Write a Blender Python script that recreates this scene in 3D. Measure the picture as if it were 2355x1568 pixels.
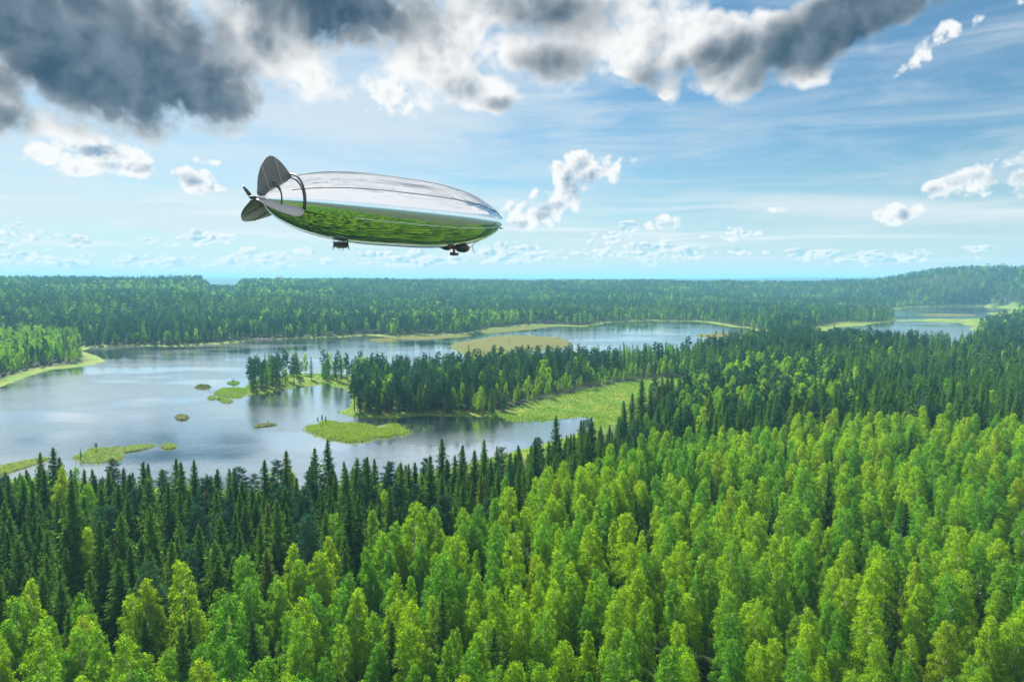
import bpy, math, random
import numpy as np
from mathutils import Vector, Matrix, noise as mnoise

# ------------------------------------------------------------------ scene, camera, world, sun
for o in list(bpy.data.objects): bpy.data.objects.remove(o)
scene = bpy.context.scene
C = scene.collection
rad = math.radians
FP = 1569.0                       # focal length in plan units (24 mm lens on a 36 mm sensor)
PITCH = rad(5.1); CZ = 60.0       # drone 60 m over the lake, looking slightly down

cam_d = bpy.data.cameras.new('camera'); cam = bpy.data.objects.new('camera', cam_d); C.objects.link(cam)
cam_d.lens = 24; cam_d.sensor_width = 36; cam_d.clip_start = 0.5; cam_d.clip_end = 60000
cam.location = (0, 0, CZ); cam.rotation_euler = (math.pi/2 - PITCH, 0, 0)
scene.camera = cam

scene.view_settings.view_transform = 'Standard'; scene.view_settings.look = 'None'
scene.view_settings.gamma = 1; scene.view_settings.use_curve_mapping = False
scene.view_settings.exposure = 1.55
cy = scene.cycles
cy.max_bounces = 6; cy.diffuse_bounces = 2; cy.glossy_bounces = 3; cy.transmission_bounces = 3
cy.volume_bounces = 0; cy.transparent_max_bounces = 8; cy.caustics_reflective = False; cy.caustics_refractive = False
cy.sample_clamp_indirect = 4; cy.use_denoising = True

SUN_AZ, SUN_EL = rad(-30), rad(42)
sun_dir = Vector((math.sin(SUN_AZ)*math.cos(SUN_EL), math.cos(SUN_AZ)*math.cos(SUN_EL), math.sin(SUN_EL)))
sl = bpy.data.lights.new('sun', 'SUN'); so = bpy.data.objects.new('sun', sl); C.objects.link(so)
sl.energy = 5.0; sl.angle = rad(0.53); sl.color = (1.0, 0.97, 0.91)
so.rotation_euler = (-sun_dir).to_track_quat('-Z', 'Y').to_euler(); so.location = (0, 0, 500)

# a tiny expression layer over shader math nodes
class E:
    nt = None
    def __init__(s, v): s.v = v
    @staticmethod
    def mk(op, *a, clamp=False):
        n = E.nt.nodes.new('ShaderNodeMath'); n.operation = op; n.use_clamp = clamp
        for i, x in enumerate(a):
            if isinstance(x, E): E.nt.links.new(x.v, n.inputs[i])
            else: n.inputs[i].default_value = x
        return E(n.outputs[0])
    def __add__(s, o): return E.mk('ADD', s, o)
    __radd__ = __add__
    def __sub__(s, o): return E.mk('SUBTRACT', s, o)
    def __rsub__(s, o): return E.mk('SUBTRACT', o, s)
    def __mul__(s, o): return E.mk('MULTIPLY', s, o)
    __rmul__ = __mul__
    def __truediv__(s, o): return E.mk('DIVIDE', s, o)
    def mad(s, b, c): return E.mk('MULTIPLY_ADD', s, b, c)
    def max(s, o): return E.mk('MAXIMUM', s, o)
    def min(s, o): return E.mk('MINIMUM', s, o)
    def smax(s, o, k): return E.mk('SMOOTH_MAX', s, o, k)
    def pow(s, o): return E.mk('POWER', s, o)
def ss(x, a, b):
    n = E.nt.nodes.new('ShaderNodeMapRange'); n.interpolation_type = 'SMOOTHSTEP'
    E.nt.links.new(x.v, n.inputs[0]); n.inputs[1].default_value = a; n.inputs[2].default_value = b
    return E(n.outputs[0])
def mixc(f, a, b):
    n = E.nt.nodes.new('ShaderNodeMix'); n.data_type = 'RGBA'; n.clamp_factor = True
    for k, x in ((0, f), (6, a), (7, b)):
        if isinstance(x, E): E.nt.links.new(x.v, n.inputs[k])
        elif k == 0: n.inputs[0].default_value = x
        else: n.inputs[k].default_value = (*x, 1)
    return E(n.outputs[2])
def vadd(a, b, op='ADD'):
    n = E.nt.nodes.new('ShaderNodeVectorMath'); n.operation = op
    for i, x in enumerate((a, b)):
        if isinstance(x, E): E.nt.links.new(x.v, n.inputs[i])
        else: n.inputs[i].default_value = x
    return E(n.outputs[0])
def nse(vec, scale, detail=6, rough=0.55, dist=0.0, lac=2.0):
    n = E.nt.nodes.new('ShaderNodeTexNoise'); n.noise_dimensions = '3D'
    E.nt.links.new(vec.v, n.inputs['Vector'])
    n.inputs['Scale'].default_value = scale; n.inputs['Detail'].default_value = detail
    n.inputs['Roughness'].default_value = rough; n.inputs['Distortion'].default_value = dist
    n.inputs['Lacunarity'].default_value = lac
    return E(n.outputs[0])
def vor(vec, scale, detail=2, rough=0.5):
    n = E.nt.nodes.new('ShaderNodeTexVoronoi'); n.feature = 'SMOOTH_F1'; n.normalize = True
    E.nt.links.new(vec.v, n.inputs['Vector'])
    n.inputs['Scale'].default_value = scale; n.inputs['Detail'].default_value = detail
    n.inputs['Roughness'].default_value = rough; n.inputs['Smoothness'].default_value = 0.35
    return E(n.outputs[0])

SKY_TINT = (0.225, 0.325, 0.345, 1)
def azel(x, y):
    """bearing and elevation (degrees) of a sight line on the survey sheet"""
    u = (x - 1177)/FP; v = -(y - 784)/FP
    d = Vector((u, math.cos(PITCH) + v*math.sin(PITCH), -math.sin(PITCH) + v*math.cos(PITCH))).normalized()
    return math.degrees(math.atan2(d.x, d.y)), math.degrees(math.asin(d.z))

EXPO = 2**scene.view_settings.exposure
def lin(r, g, b, k=1.0):
    """display sRGB -> background colour units (strength 0.1)"""
    f = lambda c: (c/255/12.92 if c/255 <= 0.04045 else ((c/255 + 0.055)/1.055)**2.4)
    return tuple(f(c)*k/(0.1*EXPO) for c in (r, g, b))

def build_world():
    w = bpy.data.worlds.new('World'); scene.world = w; w.use_nodes = True
    nt = w.node_tree; nt.nodes.clear(); E.nt = nt
    out = nt.nodes.new('ShaderNodeOutputWorld'); bg = nt.nodes.new('ShaderNodeBackground')
    nt.links.new(bg.outputs[0], out.inputs[0]); bg.inputs[1].default_value = 0.1
    sky = nt.nodes.new('ShaderNodeTexSky'); sky.sky_type = 'NISHITA'; sky.sun_disc = False
    sky.sun_elevation = SUN_EL; sky.sun_rotation = SUN_AZ; sky.altitude = 200
    sky.air_density = 1.0; sky.dust_density = 0.4; sky.ozone_density = 2.0
    tc = nt.nodes.new('ShaderNodeTexCoord'); d = E(tc.outputs['Generated'])
    sp = nt.nodes.new('ShaderNodeSeparateXYZ'); nt.links.new(d.v, sp.inputs[0])
    X, Y, Z = (E(sp.outputs[i]) for i in range(3))
    az = E.mk('ARCTAN2', X, Y)*57.29578
    el = E.mk('ARCSINE', Z)*57.29578
    cb = nt.nodes.new('ShaderNodeCombineXYZ')
    nt.links.new(az.v, cb.inputs[0]); nt.links.new(el.v, cb.inputs[1]); cb.inputs[2].default_value = 1
    ae = E(cb.outputs[0])
    DEG = math.degrees(1/FP)

    def blobs(lst, k=0.25):
        f = None
        for (cx, cyy, rx, ry, rot, wt) in lst:
            a0, e0 = azel(cx, cyy)
            ca = math.cos(math.radians(a0))
            ra, re = rx*DEG*ca, ry*DEG*ca
            if rot == 0:
                n = nt.nodes.new('ShaderNodeVectorMath'); n.operation = 'MULTIPLY_ADD'
                nt.links.new(ae.v, n.inputs[0]); n.inputs[1].default_value = (1/ra, 1/re, 0); n.inputs[2].default_value = (-a0/ra, -e0/re, 0)
                q = E(vadd(E(n.outputs[0]), E(n.outputs[0]), 'DOT_PRODUCT').v.node.outputs['Value'])
            else:
                c, s = math.cos(rad(rot)), math.sin(rad(rot))
                P = vdot(ae, (c/ra, s/ra, -(a0*c + e0*s)/ra)); Q = vdot(ae, (-s/re, c/re, (a0*s - e0*c)/re))
                q = E.mk('MULTIPLY_ADD', P, P, Q*Q)
            q = q.mad(-wt, wt)
            f = q if f is None else f.smax(q, k)
        return f.max(-3.0)

    flat = vadd(d, (1, 1, 2.0), 'MULTIPLY')
    # ---------------- clear sky, whitened by thin high cloud
    wn = nt.nodes.new('ShaderNodeMix'); wn.data_type = 'RGBA'; wn.blend_type = 'MULTIPLY'; wn.inputs[0].default_value = 1
    nt.links.new(sky.outputs[0], wn.inputs[6]); wn.inputs[7].default_value = SKY_TINT
    base = E(wn.outputs[2])
    base = mixc(ss(el, 11.0, -1.0)*0.85, base, lin(214, 233, 239))
    st = vadd(d, (2.0, 2.0, 14.0), 'MULTIPLY')
    cir = nse(st, 1.7, 5, 0.6, 0.5)
    side = ss(az, 24, -30)
    veil = ss(cir + side*0.24, 0.40, 0.80)*ss(el, 1.0, 6.0)*0.62
    wedge = blobs([(2000, 478, 520, 34, -6, 1.0), (330, 500, 560, 52, -2, 1.0), (860, 290, 440, 120, -4, 1.1), (1500, 560, 600, 20, 3, .6)], 0.3)
    veil = veil.max(ss(wedge + (cir - 0.5)*2.2, -0.25, 1.1)*0.75)
    base = mixc(veil, base, lin(226, 236, 241))
    front = (ss(vdot(d, tuple(sun_dir)), 0.35, -0.25)*ss(el, 2.0, 12.0)).max(ss(el, 24.0, 46.0)*0.9)      # high white overcast on the side away from the sun
    base = mixc(front*0.85, base, lin(238, 243, 248))
    # low stratus streaks near the horizon
    st2 = vadd(d, (3.0, 3.0, 60.0), 'MULTIPLY')
    ls = nse(st2, 1.3, 4, 0.55, 0.4)
    base = mixc(ss(ls, 0.48, 0.66)*ss(el, 0.8, 2.2)*ss(el, 8.0, 4.0)*0.7, base, lin(240, 247, 249))

    # ---------------- cloud relief: heaped rounded lobes plus fine tearing
    def lobes(vec, sc):
        f = lambda s_, d_: E.mk('ABSOLUTE', nse(vec, s_, d_, 0.5) - 0.5)
        return f(sc, 0.3)*1.25 + f(sc*2.3, 0.0)*0.75 + f(sc*5.3, 0.5)*0.38
    offd = (-0.75, 0.0, 0.66)
    def relief(vec, sc, step):
        lb = lobes(vec, sc); lo = lobes(vadd(vec, tuple(step*v for v in offd)), sc)
        fb = nse(vec, sc*0.8, 8, 0.62, 0.2)
        return (lb*1.0 + (fb - 0.5)*1.25 - 0.20).min(0.42), lo - lb, fb          # height, lit (+ = faces away from the sun... sign below), fine
    absaz = E.mk('ABSOLUTE', az)
    tear = nse(d, 30.0, 6, 0.58, 0.3) - 0.5
    row = blobs([(60, 600, 100, 24, 0, 1), (330, 605, 210, 18, 0, 1), (600, 596, 120, 26, 0, 1), (480, 545, 60, 20, 0, 1),
                 (50, 545, 60, 24, 0, .9), (180, 555, 30, 14, 0, .8), (370, 555, 30, 12, 0, .8), (1180, 583, 150, 22, 0, 1),
                 (1400, 572, 50, 34, 0, 1), (1520, 580, 90, 24, 0, 1), (1445, 530, 26, 18, 0, .9),
                 (1720, 580, 70, 10, 0, .9), (1880, 588, 70, 16, 0, 1), (2060, 590, 130, 18, 0, 1), (2250, 572, 40, 8, 0, .8), (900, 596, 180, 18, 0, 1),
                 (1690, 535, 60, 14, 0, .8)], 0.2)
    row = row.max(mixf(ss(el, 0.5, 3.0)*ss(el, 9.0, 5.0)*1.2 - 0.7, ss(absaz, 38, 48)))
    h1, l1, f1 = relief(flat, 30.0, 0.006)
    D1 = row.min(0.7)*0.6 + h1*2.2 + tear*0.4 - 0.1
    a1 = ss(D1, -0.05, 0.32)*ss(el, 0.3, 1.4)
    c1 = mixc(ss(l1*3.2 + D1*0.3, -0.25, 0.75), lin(252, 253, 252), lin(170, 214, 229))
    base = mixc(a1*0.9, base, c1)

    wisp = blobs([(2130, 110, 90, 26, 50, 1), (2220, 60, 60, 24, 30, 1), (2330, 10, 50, 24, 0, 1), (1455, 235, 24, 22, 0, 1), (1525, 218, 24, 12, 0, 1), (1455, 370, 20, 18, 0, 1.1), (1790, 482, 34, 10, 0, 1.2), (345, 372, 50, 18, 0, 1.3), (470, 372, 60, 14, 0, 1.2), (575, 424, 34, 9, 0, 1.2), (1260, 505, 90, 22, 0, 1.2)], 0.15) - 0.95
    cum = blobs([(1190, 505, 44, 34, 0, 1), (1240, 468, 55, 42, 40, 1), (1300, 432, 62, 52, 50, 1.1), (1325, 398, 42, 46, 60, 1.0),
                 (1402, 385, 26, 38, -40, .62), 
                 (1522, 512, 44, 18, 0, 1), (2068, 490, 46, 22, 15, 1), 
                 (2300, 392, 130, 36, 20, 1.05), (2430, 360, 150, 60, 20, 1.05), (2190, 420, 50, 15, 12, .9),
                 (170, 360, 88, 34, 0, 1.0), (270, 366, 80, 38, -6, 1.05), (436, 412, 52, 28, -8, 1.0), (490, 432, 40, 10, 0, .8),
                 (880, 222, 56, 34, 0, .5), 
                  ], 0.15)
    h2, l2, f2 = relief(d, 21.0, 0.008)
    D2 = cum.max(wisp).min(0.6)*0.85 + h2*2.6 + tear*1.1 - 0.10
    a2 = ss(D2, -0.18, 0.46)
    shd = blobs([(1335, 425, 40, 48, 0, 1), (1258, 482, 44, 20, 0, .8), (1188, 520, 26, 12, 0, 1), (225, 352, 62, 16, 0, 1), (300, 385, 60, 10, 0, .7),
                 (432, 414, 34, 16, 0, 1.1), (2085, 496, 26, 14, 0, .8), (2350, 402, 120, 18, 0, .7), (1535, 520, 34, 8, 0, .8), (1060, 225, 60, 20, 0, .7)], 0.2)
    c2 = mixc(ss(l2*2.6 + D2*0.45 + shd.max(-0.6)*0.55 + tear*0.4, -0.15, 1.35), lin(254, 254, 252), lin(126, 158, 186))
    base = mixc(a2*0.97, base, c2)

    # ---------------- the heavy broken deck overhead
    big = blobs([(120, 40, 330, 150, 0, 1.2), (280, 150, 340, 150, 0, 1.25), (520, 180, 130, 120, 0, 1.0), (40, 270, 160, 70, 0, .85), (150, 300, 130, 36, 0, .7),
                 (620, 90, 150, 120, 0, 1.0), (790, 10, 330, 105, 0, 1.2), (1010, 105, 190, 105, 20, .95), (1090, 200, 150, 42, -6, .95),
                 (1260, 105, 160, 110, 0, 1.1), (1350, 50, 220, 100, 0, 1.0), (1550, 105, 220, 70, 0, 1.1), (1750, 108, 240, 78, 12, 1.15), (1950, 20, 310, 90, 22, 1.15),
                 (1840, 175, 60, 26, 0, .8), (650, -160, 1400, 140, 0, 1.1)], 0.15)
    gen = nse(d, 2.1, 3, 0.5)
    over = ss(el, 23.0, 30.0).max(ss(absaz, 40, 52)*ss(el, 6.0, 14.0))
    away = ss(vdot(d, tuple(sun_dir)), 0.55, -0.05)                   # clouds opposite the sun are lit from the front
    big = big.max(mixf((gen - 0.46)*6.0 + away*1.5, over))
    h3, l3, f3 = relief(d, 9.0, 0.022)
    D3 = big*0.80 + h3*2.1 + tear*0.8 - 0.05
    a3 = ss(D3, -0.22, 0.50)
    core = blobs([(70, 60, 260, 150, 0, 1.1), (290, 170, 340, 145, -4, 1.4), (440, 100, 130, 90, 0, .9), (500, 230, 130, 70, 0, 1.0), (20, 280, 70, 40, 0, .7),
                  (770, 10, 270, 105, 0, 1.2), (620, 90, 70, 60, 0, .6), (1290, 40, 150, 65, 0, .75), (1275, 140, 100, 50, 0, .8), (1150, 240, 40, 14, 0, .4),
                  (1720, 120, 230, 50, 12, .8), (1950, 40, 310, 85, 20, 1.3), (2150, -20, 160, 50, 20, 1.2), (900, -190, 1500, 150, 0, .8)], 0.3)
    core = core.max(mixf((gen - 0.52)*6.0, over))
    dk = ss(core*0.95 + h3*1.0 + l3*0.9 + tear*0.6, -0.50, 1.10)*(1.0 - ss(el, 25.0, 40.0)*0.6)
    mid = mixc(ss(l3*1.6 + (f3 - 0.5)*1.6 + D3*0.42, 0.05, 1.15), lin(253, 253, 252), lin(158, 172, 186))
    darkc = mixc(ss(f3*0.9 - l3*0.5 + tear*0.3, 0.25, 0.70), lin(58, 86, 108), lin(122, 140, 156))
    mid = mixc(away*0.95, mid, lin(246, 248, 250))
    c3 = mixc(dk*(1.0 - away*0.96), mid, darkc)
    base = mixc(a3, base, c3)
    nt.links.new(base.v, bg.inputs[0])

def mixf(a, f):            # a where f = 1, else -1
    return a*f + (f - 1.0)*3.0
def vdot(v, t):
    n = E.nt.nodes.new('ShaderNodeVectorMath'); n.operation = 'DOT_PRODUCT'
    E.nt.links.new(v.v, n.inputs[0]); n.inputs[1].default_value = t
    return E(n.outputs['Value'])
build_world()
scene.world.cycles.sampling_method = 'MANUAL'; scene.world.cycles.sample_map_resolution = 1024

# ------------------------------------------------------------------ helpers
def tag(o, label=None, cat=None, group=None, kind=None):
    if label: o['label'] = label
    if cat: o['category'] = cat
    if group: o['group'] = group
    if kind: o['kind'] = kind
    return o
def W(x, y, z=0.0):
    """survey sheet -> ground position at height z"""
    u = (x - 1177)/FP; v = -(y - 784)/FP
    d = (u, math.cos(PITCH) + v*math.sin(PITCH), -math.sin(PITCH) + v*math.cos(PITCH))
    t = (z - CZ)/d[2]
    return (d[0]*t, d[1]*t)
def Ws(pts, z=0.0): return np.array([W(x, y, z) for x, y in pts])
def sheet(p):
    """world points (n,3) -> sheet x, y"""
    p = np.atleast_2d(p); X, Y, Z = p[:, 0], p[:, 1], p[:, 2] - CZ
    f = Y*math.cos(PITCH) - Z*math.sin(PITCH); up = Y*math.sin(PITCH) + Z*math.cos(PITCH)
    f = np.where(f < 0.1, 0.1, f)
    return 1177 + FP*X/f, 784 - FP*up/f, f
def inside(pts, poly):
    x, y = pts[:, 0], pts[:, 1]; r = np.zeros(len(pts), bool); n = len(poly)
    for i in range(n):
        x0, y0 = poly[i]; x1, y1 = poly[(i+1) % n]
        if y0 == y1: continue
        c = (y0 > y) != (y1 > y)
        r ^= c & (x < (x1-x0)*(y-y0)/(y1-y0) + x0)
    return r
def sdist(pts, poly):
    """signed distance, positive inside"""
    d = np.full(len(pts), 1e18); n = len(poly)
    for i in range(n):
        a = poly[i]; b = poly[(i+1) % n]; ab = b - a
        t = np.clip(((pts - a) @ ab)/max(ab @ ab, 1e-9), 0, 1)
        q = pts - (a + t[:, None]*ab)
        d = np.minimum(d, (q*q).sum(1))
    d = np.sqrt(d)
    return np.where(inside(pts, poly), d, -d)
def hsh(ix, iy, seed=0):
    h = (ix.astype(np.int64)*374761393 + iy.astype(np.int64)*668265263 + seed*974634713) & 0x7fffffff
    h = ((h ^ (h >> 13))*1274126177) & 0x7fffffff
    return ((h ^ (h >> 16)) & 0xffff)/65535.0
def vnoise(x, y, seed=0):
    ix, iy = np.floor(x), np.floor(y); fx, fy = x-ix, y-iy
    fx = fx*fx*(3-2*fx); fy = fy*fy*(3-2*fy)
    a = hsh(ix, iy, seed); b = hsh(ix+1, iy, seed); c = hsh(ix, iy+1, seed); d = hsh(ix+1, iy+1, seed)
    return (a*(1-fx)+b*fx)*(1-fy) + (c*(1-fx)+d*fx)*fy
def fbm(x, y, seed=0, o=4):
    s = 0; a = .5
    for k in range(o): s = s + a*vnoise(x*2**k, y*2**k, seed+k); a *= .5
    return s/(1-.5**o)
def sstep(x, a, b):
    t = np.clip((x-a)/(b-a), 0, 1); return t*t*(3-2*t)
def raw_mesh(name, verts, faces_loops, loop_tot, mats=(), mat_idx=None, smooth=False):
    me = bpy.data.meshes.new(name)
    V = np.ascontiguousarray(verts, np.float32); L = np.ascontiguousarray(faces_loops, np.int32); T = np.ascontiguousarray(loop_tot, np.int32)
    me.vertices.add(len(V)); me.vertices.foreach_set('co', V.ravel())
    me.loops.add(len(L)); me.loops.foreach_set('vertex_index', L)
    me.polygons.add(len(T)); st = np.zeros(len(T), np.int32); st[1:] = np.cumsum(T)[:-1]
    me.polygons.foreach_set('loop_start', st); me.polygons.foreach_set('loop_total', T)
    for m in mats: me.materials.append(m)
    if mat_idx is not None: me.polygons.foreach_set('material_index', np.ascontiguousarray(mat_idx, np.int32))
    me.polygons.foreach_set('use_smooth', np.full(len(T), smooth))
    me.update(calc_edges=True); me.validate()
    return me
class MB:
    """collects tubes, lathes, boxes and leaf blades into one mesh"""
    def __init__(s): s.V = []; s.L = []; s.T = []; s.M = []; s.n = 0
    def add(s, V, F, m=0):
        V = np.asarray(V, float)
        for f in F: s.L.extend([i + s.n for i in f]); s.T.append(len(f)); s.M.append(m)
        s.V.append(V); s.n += len(V)
    def quads(s, V4, m=0):
        """(n,4,3) free blades"""
        n = len(V4); s.V.append(V4.reshape(-1, 3))
        s.L.extend((np.arange(4*n) + s.n).tolist()); s.T.extend([4]*n); s.M.extend([m]*n); s.n += 4*n
    def tris(s, V3, m=0):
        n = len(V3); s.V.append(V3.reshape(-1, 3))
        s.L.extend((np.arange(3*n) + s.n).tolist()); s.T.extend([3]*n); s.M.extend([m]*n); s.n += 3*n
    def tube(s, path, radii, sides=6, m=0, caps=True):
        P = np.asarray(path, float); k = len(P); V = []; 
        for i in range(k):
            t = P[min(i+1, k-1)] - P[max(i-1, 0)]; t = t/(np.linalg.norm(t)+1e-9)
            ref = np.array([0, 0, 1.]) if abs(t[2]) < .9 else np.array([1., 0, 0])
            a = np.cross(t, ref); a /= np.linalg.norm(a); b = np.cross(t, a)
            r = radii[i] if hasattr(radii, '__len__') else radii
            for j in range(sides):
                th = 2*math.pi*j/sides; V.append(P[i] + r*(math.cos(th)*a + math.sin(th)*b))
        F = [(i*sides+j, i*sides+(j+1) % sides, (i+1)*sides+(j+1) % sides, (i+1)*sides+j) for i in range(k-1) for j in range(sides)]
        if caps: F += [tuple(range(sides))[::-1], tuple((k-1)*sides + j for j in range(sides))]
        s.add(V, F, m)
    def box(s, c, h, m=0, rot=None):
        V = np.array([(x, y, z) for x in (-1, 1) for y in (-1, 1) for z in (-1, 1)], float)*np.array(h)
        if rot is not None: V = V @ np.array(rot).T
        s.add(V + np.array(c), [(0, 1, 3, 2), (4, 6, 7, 5), (0, 4, 5, 1), (2, 3, 7, 6), (0, 2, 6, 4), (1, 5, 7, 3)], m)
    def mesh(s, name, mats, smooth=False):
        return raw_mesh(name, np.concatenate(s.V), s.L, s.T, mats, s.M, smooth)
    def obj(s, name, mats, parent=None, smooth=False):
        o = bpy.data.objects.new(name, s.mesh(name, mats, smooth)); C.objects.link(o); o.parent = parent
        return o
def empty(name, loc=(0, 0, 0)):
    o = bpy.data.objects.new(name, None); C.objects.link(o); o.location = loc; o.empty_display_size = 0.5
    return o

# ------------------------------------------------------------------ materials
def mat(name):
    m = bpy.data.materials.new(name); m.use_nodes = True; nt = m.node_tree; nt.nodes.clear(); E.nt = nt
    out = nt.nodes.new('ShaderNodeOutputMaterial')
    return m, nt, out
def princ(nt, out, col=None, rough=.6, metal=0, spec=.5):
    p = nt.nodes.new('ShaderNodeBsdfPrincipled'); nt.links.new(p.outputs[0], out.inputs[0])
    p.inputs['Roughness'].default_value = rough; p.inputs['Metallic'].default_value = metal; p.inputs['Specular IOR Level'].default_value = spec
    if isinstance(col, E): nt.links.new(col.v, p.inputs['Base Color'])
    elif col: p.inputs['Base Color'].default_value = (*col, 1)
    return p
def ocoord(kind='Object'):
    return E(E.nt.nodes.new('ShaderNodeTexCoord').outputs[kind])
def gpos(): return E(E.nt.nodes.new('ShaderNodeNewGeometry').outputs['Position'])
def leaf_mat(name, c0, c1, c2, trans, tc, odd=None, tips=.24, patch=90.0):
    """foliage: reflecting and letting light through, tree-to-tree and leaf-to-leaf variation"""
    m, nt, out = mat(name)
    oi = nt.nodes.new('ShaderNodeObjectInfo'); rnd = E(oi.outputs['Random']); loc = E(oi.outputs['Location'])
    isl = E(nt.nodes.new('ShaderNodeNewGeometry').outputs['Random Per Island'])
    stand = nse(loc, 1/patch, 2, .5)
    col = mixc(ss(rnd*0.85 + stand*1.2, 0.62, 1.42), c0, c1)
    col = mixc(isl*tips, col, c2)
    if odd: col = mixc(ss(rnd, .955, .975), col, odd)
    d = nt.nodes.new('ShaderNodeBsdfDiffuse'); nt.links.new(col.v, d.inputs[0])
    t = nt.nodes.new('ShaderNodeBsdfTranslucent')
    mu = nt.nodes.new('ShaderNodeMix'); mu.data_type = 'RGBA'; mu.blend_type = 'MULTIPLY'; mu.inputs[0].default_value = 1
    nt.links.new(col.v, mu.inputs[6]); mu.inputs[7].default_value = (*tc, 1); nt.links.new(mu.outputs[2], t.inputs[0])
    ms = nt.nodes.new('ShaderNodeMixShader'); ms.inputs[0].default_value = trans
    nt.links.new(d.outputs[0], ms.inputs[1]); nt.links.new(t.outputs[0], ms.inputs[2])
    nt.links.new(ms.outputs[0], out.inputs[0])
    return m
M = {}
M['birch_leaf'] = leaf_mat('birch_leaf', (.052, .165, .024), (.165, .265, .014), (.22, .33, .02), .56, (2.3, 2.3, .9), odd=(.17, .24, .016))
M['spruce_leaf'] = leaf_mat('spruce_leaf', (.020, .078, .032), (.068, .152, .028), (.15, .24, .03), .43, (1.9, 2.1, .9), odd=(.11, .16, .03), tips=.45)
M['pine_leaf'] = leaf_mat('pine_leaf', (.016, .058, .042), (.036, .095, .050), (.06, .14, .05), .28, (1.5, 1.6, 1.1), odd=(.05, .12, .06))
M['sedge'] = leaf_mat('sedge', (.085, .20, .022), (.155, .235, .025), (.21, .29, .04), .40, (1.5, 1.5, 1.0), patch=25)
M['gold_sedge'] = leaf_mat('gold_sedge', (.19, .21, .022), (.27, .235, .028), (.31, .27, .04), .35, (1.4, 1.4, 1.0), patch=25)
M['dark_sedge'] = leaf_mat('dark_sedge', (.07, .10, .02), (.12, .13, .03), (.16, .15, .04), .35, (1.4, 1.4, 1.0), patch=25)

def bark(name, a, b, sc):
    m, nt, out = mat(name); v = vadd(ocoord(), (1, 1, .35), 'MULTIPLY')
    princ(nt, out, mixc(ss(nse(v, sc, 4, .6), .45, .62), a, b), .85, spec=.2); return m
M['birch_bark'] = bark('birch_bark', (.55, .53, .48), (.07, .065, .06), 5)
M['spruce_bark'] = bark('spruce_bark', (.10, .075, .06), (.05, .04, .035), 6)
M['pine_bark'] = bark('pine_bark', (.20, .11, .065), (.09, .06, .045), 4)
M['dead_wood'] = bark('dead_wood', (.34, .31, .29), (.16, .14, .13), 3)

# ------------------------------------------------------------------ the land
LAKE = Ws([(-700, 1190), (-700, 980), (-300, 935), (0, 890), (60, 869), (130, 849), (215, 838), (245, 829), (225, 815), (190, 806), (222, 797), (300, 794), (420, 797), (520, 788),
           (600, 780), (700, 778), (790, 774), (830, 770), (905, 776), (960, 772), (1060, 769), (1110, 764), (1150, 755), (1240, 747), (1330, 751), (1400, 742), (1500, 737),
           (1600, 739), (1690, 751), (1735, 760), (1745, 775), (1700, 795), (1650, 822), (1550, 840), (1400, 848), (1290, 845), (1200, 850), (1050, 866), (950, 873), (850, 869),
           (780, 861), (680, 858), (630, 862), (570, 873), (549, 890), (553, 909), (600, 906), (660, 893), (740, 884), (785, 891), (802, 906), (797, 936), (772, 946), (800, 957),
           (900, 961), (1000, 957), (1100, 959), (1180, 969), (1250, 966), (1330, 957), (1360, 963), (1345, 985), (1220, 1030), (1100, 1062), (900, 1105), (700, 1125), (500, 1125),
           (300, 1118), (140, 1100), (40, 1098), (0, 1108), (-300, 1150)])
POND_A = Ws([(1885, 768), (1930, 753), (2000, 747), (2060, 738), (2130, 739), (2200, 742), (2240, 752), (2245, 780), (2180, 800), (2000, 808), (1890, 800)])
OPEN = Ws([(1868, 815), (1872, 752), (1940, 742), (2052, 739), (2046, 709), (2340, 707), (2354, 742), (2245, 758), (2235, 812)])
CLUMP = Ws([(1935, 744), (2054, 740), (2052, 727), (1950, 731)])
POND_B = Ws([(2048, 713), (2100, 706), (2250, 704.5), (2335, 709), (2320, 716), (2260, 721), (2300, 728), (2290, 732), (2220, 734), (2120, 733), (2090, 736), (2055, 737), (2044, 728)])
POND_C = Ws([(1915, 722), (1960, 714), (2030, 715), (2045, 724), (1990, 731), (1930, 729)])
def landness(p):
    """metres inland of the nearest shore (negative in open water)"""
    q = p.copy()
    D = np.hypot(p[:, 0], p[:, 1]); s = np.clip(D/300, .7, 3)
    q[:, 0] += (fbm(p[:, 0]/14/s, p[:, 1]/14/s, 3)-.5)*11*s; q[:, 1] += (fbm(p[:, 0]/14/s+77, p[:, 1]/14/s, 9)-.5)*9*s
    sd = sdist(q, LAKE)
    for po in (POND_A, POND_B, POND_C): sd = np.maximum(sd, sdist(q, po))
    return -sd
AZX = [-900, 0, 250, 440, 470, 495, 540, 560, 800, 1000, 1200, 1400, 1600, 1800, 1900, 2000, 2070, 2150, 2250, 2354, 2700, 3400]
AZT = [3, 7, 4, 5, 5, -9, -9, 1, 1, -1, -2, 0, -4, -4, -2, 2, 10, 20, 24, 22, 26, 20]
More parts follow.
